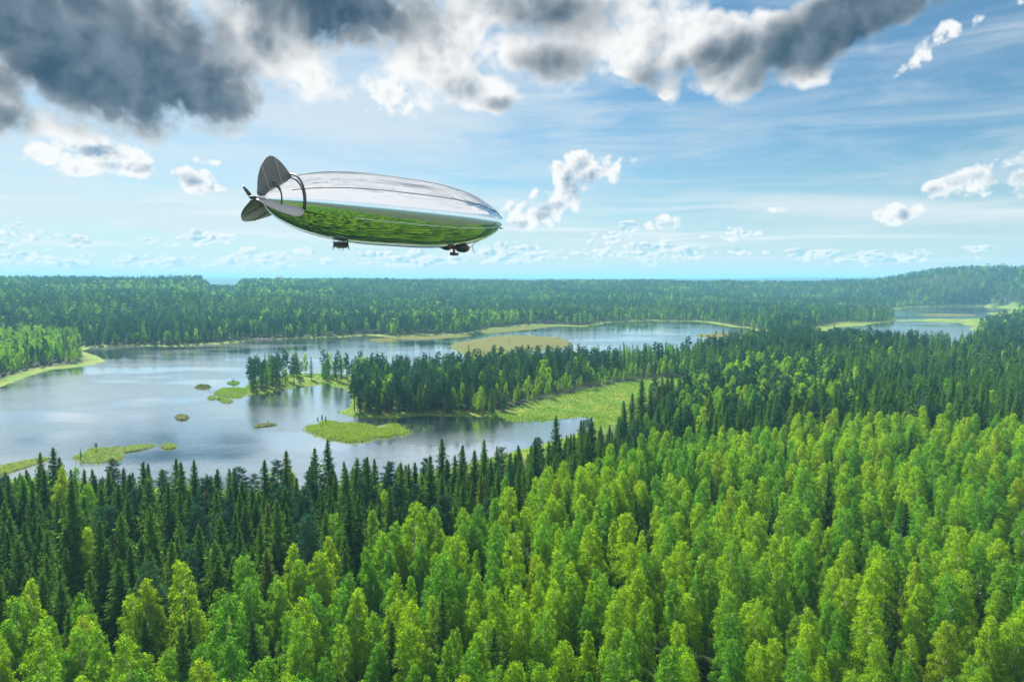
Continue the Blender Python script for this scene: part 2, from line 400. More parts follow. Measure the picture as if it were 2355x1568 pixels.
def hills(p):
    X, Y = p[:, 0], p[:, 1]; D = np.hypot(X, Y)
    ax = np.where(Y > 1, 1177 + FP*X/np.maximum(Y, 1), np.where(X > 0, 3400, -900)); ax = np.clip(ax, -900, 3400)
    top = np.interp(ax, AZX, AZT)
    D0 = np.interp(ax, [-900, 0, 300, 700, 1100, 1500, 1900, 2354, 2800], [620, 620, 660, 800, 1000, 1150, 1420, 1560, 1560])
    Ds = np.interp(ax, [-900, 0, 450, 1000, 1800, 2354, 2800], [1900, 1900, 2000, 2300, 2500, 2250, 2250])
    Zs = CZ + top/FP*Ds - 15
    Zs = np.where(Y > -200, Zs, 25)
    t = np.clip((D-D0)/(Ds-D0), 0, 1)
    h = Zs*(0.25*t + 0.75*t*t*(3-2*t)) + ((fbm(X/260, Y/260, 21)-.5)*20 + (fbm(X/620, Y/330, 27)-.5)*26)*sstep(t, 0, .35)*(1-.75*sstep(t, .6, 1))
    h = np.where(D > Ds, Zs*(1 - .8*sstep(D, Ds, Ds+900)), h)
    ridge = np.exp(-((D-8800)/1300)**2)*(48 + 50*fbm(ax/420, D*0+3.3, 40) + 12*sstep(ax, 1400, 2000)) + np.exp(-((D-6400)/700)**2)*(34 + 22*fbm(ax/260, D*0+1.3, 44))
    return h + np.where(D > Ds, ridge, 0)
def height(p, ld=None):
    if ld is None: ld = landness(p)
    near = sstep(-p[:, 1], -330, -150)
    h = np.where(ld > 0, .12 + .32*sstep(ld, 0, 4) + 1.6*sstep(ld, 6, 40) + 1.6*near*sstep(ld, 15, 60), np.maximum(ld*.30, -1.6))
    h = h + np.where(ld > 2, (fbm(p[:, 0]/9, p[:, 1]/9, 5)-.5)*.5*sstep(ld, 2, 12), 0)
    return h + hills(p)*sstep(ld, 0, 60)

def grow(a, b, s, g, smax=1e9):
    r = [a]
    while r[-1] < b: r.append(r[-1]+s); s = min(s*g, smax)
    return r
ypos = list(np.arange(130, 480, 3.0)) + list(np.arange(480, 1000, 5.0)) + list(np.arange(1000, 1640, 8.0)) + grow(1640, 12300, 10, 1.055)
yneg = [-v for v in grow(-120, 12300, 10, 1.12)][::-1]
ys = np.array([v for v in yneg if v < 128] + ypos)
xs_r = list(np.arange(0, 260, 3.5)) + list(np.arange(260, 620, 5.0)) + list(np.arange(620, 1300, 9.0)) + grow(1300, 12300, 14, 1.09)
xs = np.array([-v for v in xs_r[::-1][:-1]] + xs_r)
GX, GY = np.meshgrid(xs, ys); GP = np.stack([GX.ravel(), GY.ravel()], 1)
farm = np.hypot(GP[:, 0], GP[:, 1]) > 2300
LD = np.full(len(GP), 500.0); LD[~farm] = landness(GP[~farm])
GZ = height(GP, LD)
MEADOW = Ws([(1090, 962), (1180, 940), (1300, 912), (1420, 886), (1500, 876), (1560, 874), (1600, 880), (1590, 905), (1500, 968), (1370, 985), (1300, 990), (1180, 972)], .5)
CLEARING = Ws([(2000, 850), (2060, 835), (2110, 822), (2200, 818), (2300, 808), (2420, 800), (2600, 800), (2600, 835), (2420, 838), (2250, 842), (2120, 850)], 2.)
SPARSE = Ws([(655, 900), (640, 875), (660, 860), (790, 858), (815, 880), (800, 905), (740, 888)], .5)
FIELD = Ws([(465, 668), (470, 660), (545, 659), (560, 668)], 40)
nx, ny = len(xs), len(ys)
idx = np.arange(nx*ny).reshape(ny, nx)
Q = np.stack([idx[:-1, :-1], idx[:-1, 1:], idx[1:, 1:], idx[1:, :-1]], -1).reshape(-1, 4)
gm = raw_mesh('ground', np.column_stack([GP, GZ]), Q.ravel(), np.full(len(Q), 4), smooth=True)
marsh = np.where(LD > -3, 1 - sstep(LD, 6, 16), 0)
marsh = np.maximum(marsh, sstep(sdist(GP, MEADOW), -2, 6)); marsh = np.maximum(marsh, sstep(sdist(GP, OPEN), -6, 6)); marsh = np.maximum(marsh, sstep(sdist(GP, SPARSE), -2, 4))
fielda = np.zeros(len(GP))
ax_ = 1177 + FP*GP[:, 0]/np.maximum(GP[:, 1], 1); DD = np.hypot(GP[:, 0], GP[:, 1])
fielda[(GP[:, 1] > 0) & (ax_ > 470) & (ax_ < 556) & (DD > 1840) & (DD < 2300)] = 1
clr = sstep(sdist(GP, CLEARING), -4, 5)
for nm, arr in (('marsh', marsh), ('clearing', clr), ('field', fielda)):
    at = gm.attributes.new(nm, 'FLOAT', 'POINT'); at.data.foreach_set('value', arr.astype(np.float32))
m, nt, out = mat('ground_cover')
def attr(n):
    a = E.nt.nodes.new('ShaderNodeAttribute'); a.attribute_name = n; return E(a.outputs['Fac'])
gp = gpos(); n1 = nse(gp, .08, 5, .6); n2 = nse(gp, .9, 4, .6)
floor = mixc(ss(n1*.6+n2*.4, .4, .62), (.020, .030, .012), (.045, .055, .018))
mc = mixc(ss(n1, .38, .62), (.080, .165, .022), (.17, .20, .028)); mc = mixc(ss(n2, .45, .7)*.6, mc, (.10, .10, .03))
cc = mixc(ss(n2, .4, .65), (.19, .16, .12), (.10, .095, .05))
col = mixc(attr('marsh'), floor, mc); col = mixc(attr('clearing'), col, cc); col = mixc(attr('field'), col, (.17, .22, .05))
p = princ(nt, out, col, .95, spec=.1)
bp = nt.nodes.new('ShaderNodeBump'); bp.inputs['Distance'].default_value = .4; nt.links.new(n2.v, bp.inputs['Height']); nt.links.new(bp.outputs[0], p.inputs['Normal'])
M['ground'] = m; gm.materials.append(m)
ground = bpy.data.objects.new('ground', gm); C.objects.link(ground)
tag(ground, 'forest floor, marsh edge and rolling hills around the lake', None, kind='structure')

# water
m, nt, out = mat('lake_water'); gp = gpos()
w1 = nse(vadd(gp, (1, .55, 1), 'MULTIPLY'), .55, 4, .62, .3); w2 = nse(vadd(gp, (.5, .9, 1), 'MULTIPLY'), .020, 3, .5)
wind = ss(w2, .36, .60)
bp = nt.nodes.new('ShaderNodeBump'); bp.inputs['Distance'].default_value = .6; w3 = nse(gp, 2.4, 3, .6); nt.links.new(E.mk('MULTIPLY_ADD', w3, .32, w1).v, bp.inputs['Height'])
nt.links.new((wind*.20 + .035).v, bp.inputs['Strength'])
gl = nt.nodes.new('ShaderNodeBsdfAnisotropic'); gl.inputs['Color'].default_value = (.93, .95, .97, 1); nt.links.new((wind*.08 + .03).v, gl.inputs['Roughness']); nt.links.new(bp.outputs[0], gl.inputs['Normal'])
df = nt.nodes.new('ShaderNodeBsdfDiffuse'); df.inputs[0].default_value = (.03, .05, .06, 1)
fr = nt.nodes.new('ShaderNodeFresnel'); fr.inputs['IOR'].default_value = 1.5; nt.links.new(bp.outputs[0], fr.inputs['Normal'])
ms = nt.nodes.new('ShaderNodeMixShader'); nt.links.new(E(fr.outputs[0]).mad(.22, .78).v, ms.inputs[0]); nt.links.new(df.outputs[0], ms.inputs[1]); nt.links.new(gl.outputs[0], ms.inputs[2])
nt.links.new(ms.outputs[0], out.inputs[0])
wm = raw_mesh('lake_water', [(-1500, 120, 0), (1800, 120, 0), (1800, 1750, 0), (-1500, 1750, 0)], [0, 1, 2, 3], [4], [m])
wo = bpy.data.objects.new('lake_water', wm); C.objects.link(wo)
tag(wo, 'rippled grey blue lake water with sun glitter', None, kind='structure')

# ------------------------------------------------------------------ tree builders
def blades(rng, P, N, size, aspect=.5, jitter=.35, dirv=None):
    """rhombic leaf blades at P facing N; returns (n,4,3)"""
    n = len(P); N = N/(np.linalg.norm(N, axis=1, keepdims=True)+1e-9)
    if dirv is None: dirv = rng.normal(size=(n, 3))
    a = dirv - (dirv*N).sum(1, keepdims=True)*N; a /= (np.linalg.norm(a, axis=1, keepdims=True)+1e-9)
    b = np.cross(N, a); s = (size*(1 + jitter*rng.uniform(-1, 1, n)))[:, None]
    return np.stack([P - a*s*.5, P + b*s*.5*aspect, P + a*s*.5, P - b*s*.5*aspect], 1)

def birch(seed, lod):
    rng = np.random.default_rng(seed); H = 14.0*rng.uniform(.90, 1.10); R = rng.uniform(1.85, 2.55); cb = H*rng.uniform(.16, .28)
    lean = rng.normal(0, .25, 2); pk = rng.uniform(.66, 1.2)
    axis = lambda z: np.stack([lean[0]*(z/H)**2 + .15*np.sin(z*.35+seed), lean[1]*(z/H)**2 + .15*np.cos(z*.3+seed), z], -1)
    T = MB(); zz = np.linspace(-1.2, H*.97, 7 if lod == 0 else 4)
    T.tube(axis(np.maximum(zz, -1.2)), np.interp(zz, [-1.2, 0, H], [.19, .15, .02]), 6 if lod == 0 else 3)
    K = MB(); nb = (62, 30, 14)[lod]; nl = (15000, 2200, 260)[lod]; ls = (.175, .50, 1.25)[lod]
    t = ((np.arange(nb) + rng.uniform(0, 1, nb))/nb)**.92
    prof = np.minimum(1, .60 + t*2.2)*np.power(np.maximum(1-t, 0.0), .68*pk)*R
    Ln = prof*rng.uniform(.72, 1.18, nb) + .25; az = np.arange(nb)*2.399 + rng.normal(0, .35, nb); z0 = cb + (H-cb)*t*.97
    wgt = Ln**1.6 + .25; bi = rng.choice(nb, nl, p=wgt/wgt.sum()); s = np.sqrt(rng.uniform(.04, 1.05, nl))
    L = Ln[bi]; rise = (.55 + .5*t[bi]); A = az[bi] + rng.normal(0, .20, nl)*s
    hor = L*s; ver = L*(rise*s*1.5 - 1.05*s*s)
    base = axis(z0[bi]); out = np.stack([np.cos(A), np.sin(A), 0*A], -1)
    P = base + out*hor[:, None]; P[:, 2] += ver - rng.exponential(.30, nl)*(.4+.6*s) + .2
    P += rng.normal(0, .11, (nl, 3))*(1 + (lod > 0))
    # leader twigs at the tip
    N = out*.40 + np.array([0, 0, .72]) + rng.normal(0, .50, (nl, 3))
    K.quads(blades(rng, P, N, np.full(nl, ls), .55, .4, dirv=rng.normal(size=(nl, 3)) + np.array([0, 0, -.8])))
    if lod == 0:
        for k in range(0, nb, 2):
            o = np.array([math.cos(az[k]), math.sin(az[k]), 0]); b0 = axis(np.array([z0[k]]))[0]
            pts = [b0 + o*Ln[k]*q + np.array([0, 0, Ln[k]*((.55+.5*t[k])*q*1.5-1.05*q*q)]) for q in (0, .4, .8)]
            T.tube(pts, [.035, .022, .008], 3, caps=False)
    return T, K

def spruce(seed, lod):
    rng = np.random.default_rng(seed+500); H = 15.8*rng.uniform(.9, 1.1); R = rng.uniform(2.35, 3.2); cb = H*rng.uniform(.06, .14)
    T = MB(); zz = np.array([-1.2, 0, H*.5, H*.99])
    T.tube(np.stack([0*zz, 0*zz, zz], -1), np.interp(zz, [-1.2, 0, H], [.24, .19, .015]), 6 if lod == 0 else 3)
    K = MB(); step = (.58, .85, 1.9)[lod]; V = []
    z = cb
    Z = []; AZ = []; LN = []; TT = []
    while z < H - .15:
        t = (z-cb)/(H-cb); r = R*(np.power(1-t, .80)*.97 + .02)*np.minimum(1, .62 + t*2.2)
        nbr = max(4, int((10, 7, 5)[lod]*(1-.35*t))); ph = rng.uniform(0, 6.28)
        for k in range(nbr):
            Z.append(z + rng.normal(0, .10)); AZ.append(ph + 6.283*k/nbr + rng.normal(0, .22)); LN.append(r*rng.uniform(.55, 1.25)+.10); TT.append(t)
        z += step*(1.15-.55*t)*rng.uniform(.8, 1.2)
    Z, AZ, LN, TT = map(np.array, (Z, AZ, LN, TT)); nb = len(Z)
    per = (20, 7, 2)[lod]
    bi = np.repeat(np.arange(nb), per); n = len(bi); s = np.tile((np.arange(per)+.6)/per, nb) + rng.uniform(-.04, .04, n)
    s = np.clip(s, .05, 1.05)
    side = np.where(rng.uniform(size=n) < .5, 1., -1.)*rng.uniform(.15, 1.0, n)
    L = LN[bi]; t = TT[bi]; A = AZ[bi]
    o = np.stack([np.cos(A), np.sin(A), 0*A], -1); q = np.stack([-np.sin(A), np.cos(A), 0*A], -1)
    droop = .10 + .42*(1-t); up = .28*t + .06
    wid = .25*L*(1.05-s)*np.minimum(1, s*3+.3)
    P = o*(L*s)[:, None] + q*(side*wid)[:, None]
    P[:, 2] = Z[bi] + L*(up*s - droop*s*s*1.0 + .16*s**4) - np.abs(side)*wid*.35 - rng.uniform(0, .10, n)
    size = np.clip(.24*L + .18, .18, .62)*(1, 1.45, 2.9)[lod]
    N = np.stack([0*A, 0*A, 0*A+1], -1)*.85 + o*(.30+.25*(1-t))[:, None] + rng.normal(0, .38, (n, 3))
    K.quads(blades(rng, P, N, size, (.36, .45, .62)[lod], .3, dirv=o*.8 + q*(side*.8)[:, None] + np.array([0, 0, -.45])))
    # needle curtains hanging under the boughs
    if lod < 2:
        k = rng.choice(n, int(n*.35)); Pd = P[k] - np.array([0, 0, .12]) - rng.uniform(0, .25, (len(k), 1))*np.array([0, 0, 1.])
        K.quads(blades(rng, Pd, o[k]*.9 + rng.normal(0, .45, (len(k), 3)), size[k]*.85, .42, .3, dirv=np.array([0, 0, -1.]) + rng.normal(0, .3, (len(k), 3))))
    kt = (26, 10, 3)[lod]; zt = rng.uniform(H-1.3, H+.15, kt); wt = (H+.2-zt)*.20
    aa = rng.uniform(0, 6.28, kt); Pt = np.stack([np.cos(aa)*wt, np.sin(aa)*wt, zt], -1)
    K.quads(blades(rng, Pt, np.stack([np.cos(aa), np.sin(aa), 0*aa+.3], -1), np.full(kt, (.34, .6, 1.2)[lod]), .35, .2, dirv=np.stack([np.cos(aa)*.4, np.sin(aa)*.4, 0*aa+1], -1)))
    return T, K

def pine(seed, lod):
    rng = np.random.default_rng(seed+900); H = 17.5*rng.uniform(.92, 1.08); cb = H*rng.uniform(.30, .45); R = rng.uniform(2.1, 2.8)
    T = MB(); zz = np.array([-1.2, 0, H*.45, H*.75, H*.97]); lean = rng.normal(0, .35, 2)
    ax = lambda z: np.stack([lean[0]*(z/H)**2 + .12*np.sin(z*.4+seed), lean[1]*(z/H)**2, z], -1)
    T.tube(ax(zz), np.interp(zz, [-1.2, 0, H*.75, H], [.24, .20, .10, .03]), 6 if lod == 0 else 3)
    K = MB(); nb = (46, 22, 9)[lod]; nl = (7500, 1300, 170)[lod]; ls = (.34, .72, 1.6)[lod]
    t = (np.arange(nb)+rng.uniform(0, 1, nb))/nb; az = np.arange(nb)*2.399 + rng.normal(0, .5, nb)
    Ln = R*np.minimum(1, .55+t*1.3)*np.power(1-t, .50)*rng.uniform(.55, 1.2, nb) + .3; z0 = cb + (H-cb)*t*.96
    wgt = Ln**1.4 + .2; bi = rng.choice(nb, nl, p=wgt/wgt.sum())
    s = 1 - .62*rng.uniform(0, 1, nl)**1.5; L = Ln[bi]; A = az[bi]
    o = np.stack([np.cos(A), np.sin(A), 0*A], -1)
    P = ax(z0[bi]) + o*(L*s)[:, None]; P[:, 2] += L*(.55*t[bi]+.12)*s
    P += rng.normal(0, 1, (nl, 3))*np.array([.30, .30, .17])*(.6+.28*L)[:, None]
    N = o*.3 + np.array([0, 0, .7]) + rng.normal(0, .6, (nl, 3))
    K.quads(blades(rng, P, N, np.full(nl, ls), .34, .35, dirv=rng.normal(size=(nl, 3)) + o*.6 + np.array([0, 0, .5])))
    if lod == 0:
        for k in range(nb):
            oo = np.array([math.cos(az[k]), math.sin(az[k]), 0]); b0 = ax(np.array([z0[k]]))[0]
            T.tube([b0, b0+oo*Ln[k]*.5+np.array([0, 0, Ln[k]*(.55*t[k]+.12)*.5]), b0+oo*Ln[k]*.9+np.array([0, 0, Ln[k]*(.55*t[k]+.12)*.9])], [.05, .03, .01], 3, caps=False)
    return T, K

KINDS = {'birch': (birch, 10, M['birch_bark'], M['birch_leaf']), 'spruce': (spruce, 7, M['spruce_bark'], M['spruce_leaf']), 'pine': (pine, 5, M['pine_bark'], M['pine_leaf'])}
TRUNK, CROWN, PROTO = {}, {}, {}
for kname, (fn, nv, mb, ml) in KINDS.items():
    col = bpy.data.collections.new('seedlings_' + kname); PROTO[kname] = col; cnt = 0
    for lod in range(3):
        for v in range(nv):
            T, K = fn(v*7+1, lod)
            if lod == 0:
                TRUNK[kname, v] = T.mesh('trunk', [mb], True); CROWN[kname, v] = K.mesh('crown', [ml])
            A = MB(); A.V = T.V + K.V; A.L = T.L + [i + T.n for i in K.L]; A.T = T.T + K.T; A.M = [0]*len(T.T) + [1]*len(K.T)
            o = bpy.data.objects.new('%s_%02d' % (kname, cnt), A.mesh(kname, [mb, ml])); col.objects.link(o); cnt += 1

# ------------------------------------------------------------------ where the trees stand
rs = np.random.default_rng(11)
BT = [(-900, 1425), (-300, 1420), (0, 1402), (250, 1370), (450, 1332), (700, 1288), (850, 1230), (980, 1180), (1100, 1160), (1230, 1090), (1400, 1035), (1600, 985), (1800, 962), (2000, 955), (2354, 950), (3200, 930)]
BIRCH_STAND = np.vstack([Ws(BT, 16.6), [[400, 0], [200, -300], [-300, -300], [-300, 60]]])
LIGHT = Ws([(1530, 900), (1560, 870), (1600, 830), (1700, 806), (1790, 790), (1880, 800), (1960, 850), (1940, 880), (1760, 890), (1660, 915), (1560, 925)], 20)
WPROM = Ws([(-500, 960), (-500, 800), (0, 770), (120, 768), (235, 790), (240, 835), (0, 895)], 6)
def grid(x0, x1, y0, y1, s):
    gx, gy = np.meshgrid(np.arange(x0, x1, s), np.arange(y0, y1, s*.9)); gx[1::2] += s/2
    p = np.stack([gx.ravel(), gy.ravel()], 1); return p + rs.uniform(-.36, .36, p.shape)*s
pts = []
for (d0, d1, s) in ((0, 330, 4.3), (330, 760, 4.9), (760, 1300, 6.6), (1300, 2000, 9.5), (2000, 3100, 14)):
    p = grid(-d1*.8, d1*.8, -150 if d0 == 0 else d0*.7, d1, s); D = np.hypot(p[:, 0], p[:, 1])
    az = np.degrees(np.arctan2(p[:, 0], p[:, 1]))
    k = (D >= d0) & (D < d1) & ((np.abs(az) < 41) | (D < 170))
    if d0 == 0: k &= (D > 14)
    p = p[k]; pts.append(np.column_stack([p, np.full(len(p), s)]))
pts = np.vstack(pts); P2 = pts[:, :2]; SP = pts[:, 2]
ld = landness(P2); D = np.hypot(P2[:, 0], P2[:, 1])
nsz = fbm(P2[:, 0]/60, P2[:, 1]/60, 31); nbig = fbm(P2[:, 0]/210, P2[:, 1]/210, 37)
margin = np.where(P2[:, 1] < 275, 32 + (nsz-.5)*14, np.where((P2[:, 1] > 560) | (sdist(P2, WPROM) > 0), 5 + (nsz-.4)*22 + 9*(sdist(P2, WPROM) > 0), 2.5 + (nsz-.5)*5))
keep = ld > margin
keep &= sdist(P2, MEADOW) < 1 + (nsz-.5)*6
keep &= sdist(P2, CLEARING) < 0
keep &= (sdist(P2, OPEN) < 0) | (sdist(P2, CLUMP) > 0)
sparse = sdist(P2, SPARSE) > 0; keep &= ~sparse | (rs.uniform(size=len(P2)) < .34)
keep &= ~((D > 1840) & (D < 2300) & (1177 + FP*P2[:, 0]/np.maximum(P2[:, 1], 1) > 468) & (1177 + FP*P2[:, 0]/np.maximum(P2[:, 1], 1) < 552) & (P2[:, 1] > 0))
keep &= rs.uniform(size=len(P2)) < .95
P2, SP, ld, D, nsz, nbig = P2[keep], SP[keep], ld[keep], D[keep], nsz[keep], nbig[keep]
n = len(P2); u = rs.uniform(size=n)
pb = np.full(n, .035); pp = np.full(n, .07)                 # share of birch, of pine; the rest is spruce
inb = sdist(P2, BIRCH_STAND); pb = np.where(inb > (nsz-.5)*14, .965, pb); pp = np.where(inb > 0, .0, pp)
inl = (sdist(P2, LIGHT) > (nsz-.5)*20) & (inb < 0); pb = np.where(inl, .62, pb); pp = np.where(inl, .22, pp)
pen = (P2[:, 1] > 285) & (D < 470) & (1177 + FP*P2[:, 0]/np.maximum(P2[:, 1], 1) < 1420); pb = np.where(pen, .10, pb); pp = np.where(pen, .50, pp)
edge = (ld < margin[keep]+9) & (D > 480); far = D > 480
pb = np.where(far, .04 + .40*sstep(nbig, .54, .70), pb); pp = np.where(far, .40*sstep(nsz, .35, .6)+.18, pp); pb = np.where(edge & far, .42, pb)
pr = sdist(P2, WPROM) > 0; pb = np.where(pr, .7, pb); pp = np.where(pr, .1, pp)
medge = (sdist(P2, MEADOW) > -14) & (P2[:, 1] > 300); pb = np.where(medge, .75, pb)
kind = np.where(u < pb, 0, np.where(u < pb+pp, 2, 1))
hz = height(P2, ld)
stand_h = np.where(far, .74 + .50*fbm(P2[:, 0]/120, P2[:, 1]/120, 51), 1)
scl = rs.uniform(.80, 1.14, n)*stand_h*np.where(kind == 1, rs.uniform(.74, 1.14, n), 1)
scl = np.where((kind == 0) & (inb > 0), rs.uniform(.70, 1.14, n), scl); scl = np.where((kind == 1) & (inb > 0), .85, scl)
scl = np.where(medge, scl*rs.uniform(.35, .75, n), scl); scl = np.where(medge & (kind == 1), scl*.9, scl)
scl = np.where(edge & far, scl*rs.uniform(.6, 1.0, n), scl); scl = np.where(pr, scl*.8, scl); scl = np.where(pen, scl*.9, scl)
scl = np.where((kind > 0) & (P2[:, 1] > 120) & (P2[:, 1] < 275) & (inb < 0) & (P2[:, 0] < 90), scl*.88, scl)
wide = np.where((kind == 1) & (D < 330), 1.10, 1.0)*np.clip(SP/4.9, 1.0, 2.2)**.85*rs.uniform(.9, 1.12, n)
rotz = rs.uniform(0, 6.283, n)
X3 = np.column_stack([P2, hz])

sx, sy, dep = sheet(X3 + np.array([0, 0, 14.])[None]*scl[:, None])
inview = (sx > -25) & (sx < 2380) & (sheet(X3 + np.array([0, 0, 19.])*scl[:, None])[1] < 1560) & (P2[:, 1] > 5)
ORD = 'first second third fourth fifth sixth seventh eighth ninth tenth eleventh twelfth thirteenth fourteenth fifteenth sixteenth seventeenth eighteenth nineteenth twentieth'.split()
TENS = {2: 'twenty', 3: 'thirty'}
def ordw(i):
    if i < 20: return ORD[i]
    q, r = divmod(i+1, 10)
    return ORD[i] if i < 20 else (TENS[q] + '-' + ORD[r-1] if r else {3: 'thirtieth', 4: 'fortieth'}[q])
NAMES = ['birch', 'spruce', 'pine']; single = np.zeros(n, bool)
for ki, kname in enumerate(NAMES):
    nv = KINDS[kname][1]
    cand = np.where((kind == ki) & inview)[0]
    lim = (300, 300, 220)[ki]
    if kname == 'spruce': cand = cand[(inb[cand] <= 0) | (D[cand] < 110)]
    pick = cand[np.argsort(D[cand]/scl[cand])[:lim]]
    single[pick] = True
    _, ty, _ = sheet(X3[pick] + np.array([0, 0, 19.])*scl[pick][:, None]); order = pick[np.argsort(-ty)]
    rows = 15; per = int(math.ceil(len(order)/rows))
    where_ = {'birch': 'birch row up from the bottom edge', 'spruce': 'spruce row up from the birches', 'pine': 'pine row counted towards the lake'}[kname]
    for r in range(rows):
        row = order[r*per:(r+1)*per]; row = row[np.argsort(sheet(X3[row])[0])]
        for j, i in enumerate(row):
            e = empty(kname + '_tree', tuple(X3[i])); v = int(rs.integers(nv))
            e.rotation_euler = (0, 0, float(rotz[i])); e.scale = (float(scl[i]*wide[i]),)*2 + (float(scl[i]),)
            for nm, me in (('trunk', TRUNK[kname, v]), ('crown', CROWN[kname, v])):
                c = bpy.data.objects.new(nm, me); C.objects.link(c); c.parent = e
            size = 'tall' if scl[i] > 1.02 else ('low' if scl[i] < .86 else 'mid-height')
            tag(e, f'{size} {kname}, {ordw(j)} from the left in the {ordw(r)} {where_}', 'tree',
                {'birch': 'birches of the near stand', 'spruce': 'spruces of the near stand', 'pine': 'pines among the spruces and on the spit'}[kname])

# the rest of each kind, past counting: points that carry a tree each
def scatter(name, sel, kname, label):
    me = bpy.data.meshes.new(name); k = len(sel)
    me.vertices.add(k); me.vertices.foreach_set('co', X3[sel].astype(np.float32).ravel())
    nv = KINDS[kname][1]; lod = np.where(D[sel] < 330, 0, np.where(D[sel] < 900, 1, 2))
    for an, ty, arr in (('pick', 'INT', (lod*nv + rs.integers(0, nv, k)).astype(np.int32)), ('turn', 'FLOAT', rotz[sel].astype(np.float32)),
                        ('wide', 'FLOAT', (scl*wide)[sel].astype(np.float32)), ('tall', 'FLOAT', scl[sel].astype(np.float32))):
        a = me.attributes.new(an, ty, 'POINT'); a.data.foreach_set('value', arr)
    o = bpy.data.objects.new(name, me); C.objects.link(o); tag(o, label, kind='stuff')
    ng = bpy.data.node_groups.new(name, 'GeometryNodeTree')
    ng.interface.new_socket('Geometry', in_out='INPUT', socket_type='NodeSocketGeometry'); ng.interface.new_socket('Geometry', in_out='OUTPUT', socket_type='NodeSocketGeometry')
    N = ng.nodes; gi = N.new('NodeGroupInput'); go = N.new('NodeGroupOutput'); ip = N.new('GeometryNodeInstanceOnPoints'); ci = N.new('GeometryNodeCollectionInfo')
    ci.inputs['Collection'].default_value = PROTO[kname]; ci.inputs['Separate Children'].default_value = True; ci.inputs['Reset Children'].default_value = True
    ip.inputs['Pick Instance'].default_value = True
    def na(nm, ty):
        x = N.new('GeometryNodeInputNamedAttribute'); x.data_type = ty; x.inputs[0].default_value = nm; return x.outputs[0]
    cx = N.new('ShaderNodeCombineXYZ'); cs = N.new('ShaderNodeCombineXYZ'); Lk = ng.links.new
    Lk(na('turn', 'FLOAT'), cx.inputs[2]); wd = na('wide', 'FLOAT'); Lk(wd, cs.inputs[0]); Lk(wd, cs.inputs[1]); Lk(na('tall', 'FLOAT'), cs.inputs[2])
    Lk(gi.outputs[0], ip.inputs['Points']); Lk(ci.outputs[0], ip.inputs['Instance']); Lk(na('pick', 'INT'), ip.inputs['Instance Index'])
    Lk(cx.outputs[0], ip.inputs['Rotation']); Lk(cs.outputs[0], ip.inputs['Scale']); Lk(ip.outputs[0], go.inputs[0])
    md = o.modifiers.new('trees', 'NODES'); md.node_group = ng
    return o
for ki, kname in enumerate(NAMES):
    sel = np.where((kind == ki) & ~single)[0]
    scatter(kname + '_forest', sel, kname, {'birch': 'birch woods beyond the near trees and on the far hills', 'spruce': 'spruce forest covering the shores and far hills', 'pine': 'pine woods mixed through the far forest'}[kname])
print('TREES', n, [(kind == k).sum() for k in range(3)])

# ------------------------------------------------------------------ marsh grass, islands, small things on the water
def tufts(rng, P, h, w, lean=.35):
    """upright grass blades (n,3,3)"""
    n = len(P); a = rng.uniform(0, 6.283, n); d = np.stack([np.cos(a), np.sin(a), 0*a], -1)
    tip = P + np.column_stack([rng.normal(0, lean, (n, 2))*h[:, None], h]); b = d*w[:, None]*.5
    return np.stack([P - b, P + b, tip], 1)
rg = np.random.default_rng(5)
def sample_poly(poly, k):
    lo, hi = poly.min(0), poly.max(0); p = rg.uniform(lo, hi, (k*4, 2)); p = p[inside(p, poly)]; return p[:k]
# grass of the meadow and of the near shores
q = np.vstack([sample_poly(MEADOW, 26000), sample_poly(SPARSE, 4000)])
sh = rg.uniform((-260, 180), (330, 520), (420000, 2)); lsh = landness(sh); k = (lsh > .2) & (lsh < 9) & (rg.uniform(size=len(sh)) < .8); q = np.vstack([q, sh[k][:60000]])
ql = landness(q); q = q[ql > .1]; z = height(q)
hh = (.25 + .75*fbm(q[:, 0]/7, q[:, 1]/7, 61))*rg.uniform(.5, 1.1, len(q))
b = MB(); b.tris(tufts(rg, np.column_stack([q, z-.05]), hh, rg.uniform(.25, .6, len(q))))
tag(b.obj('marsh_grass', [M['sedge']]), 'lime green sedge on the meadow and lake margins', kind='stuff')

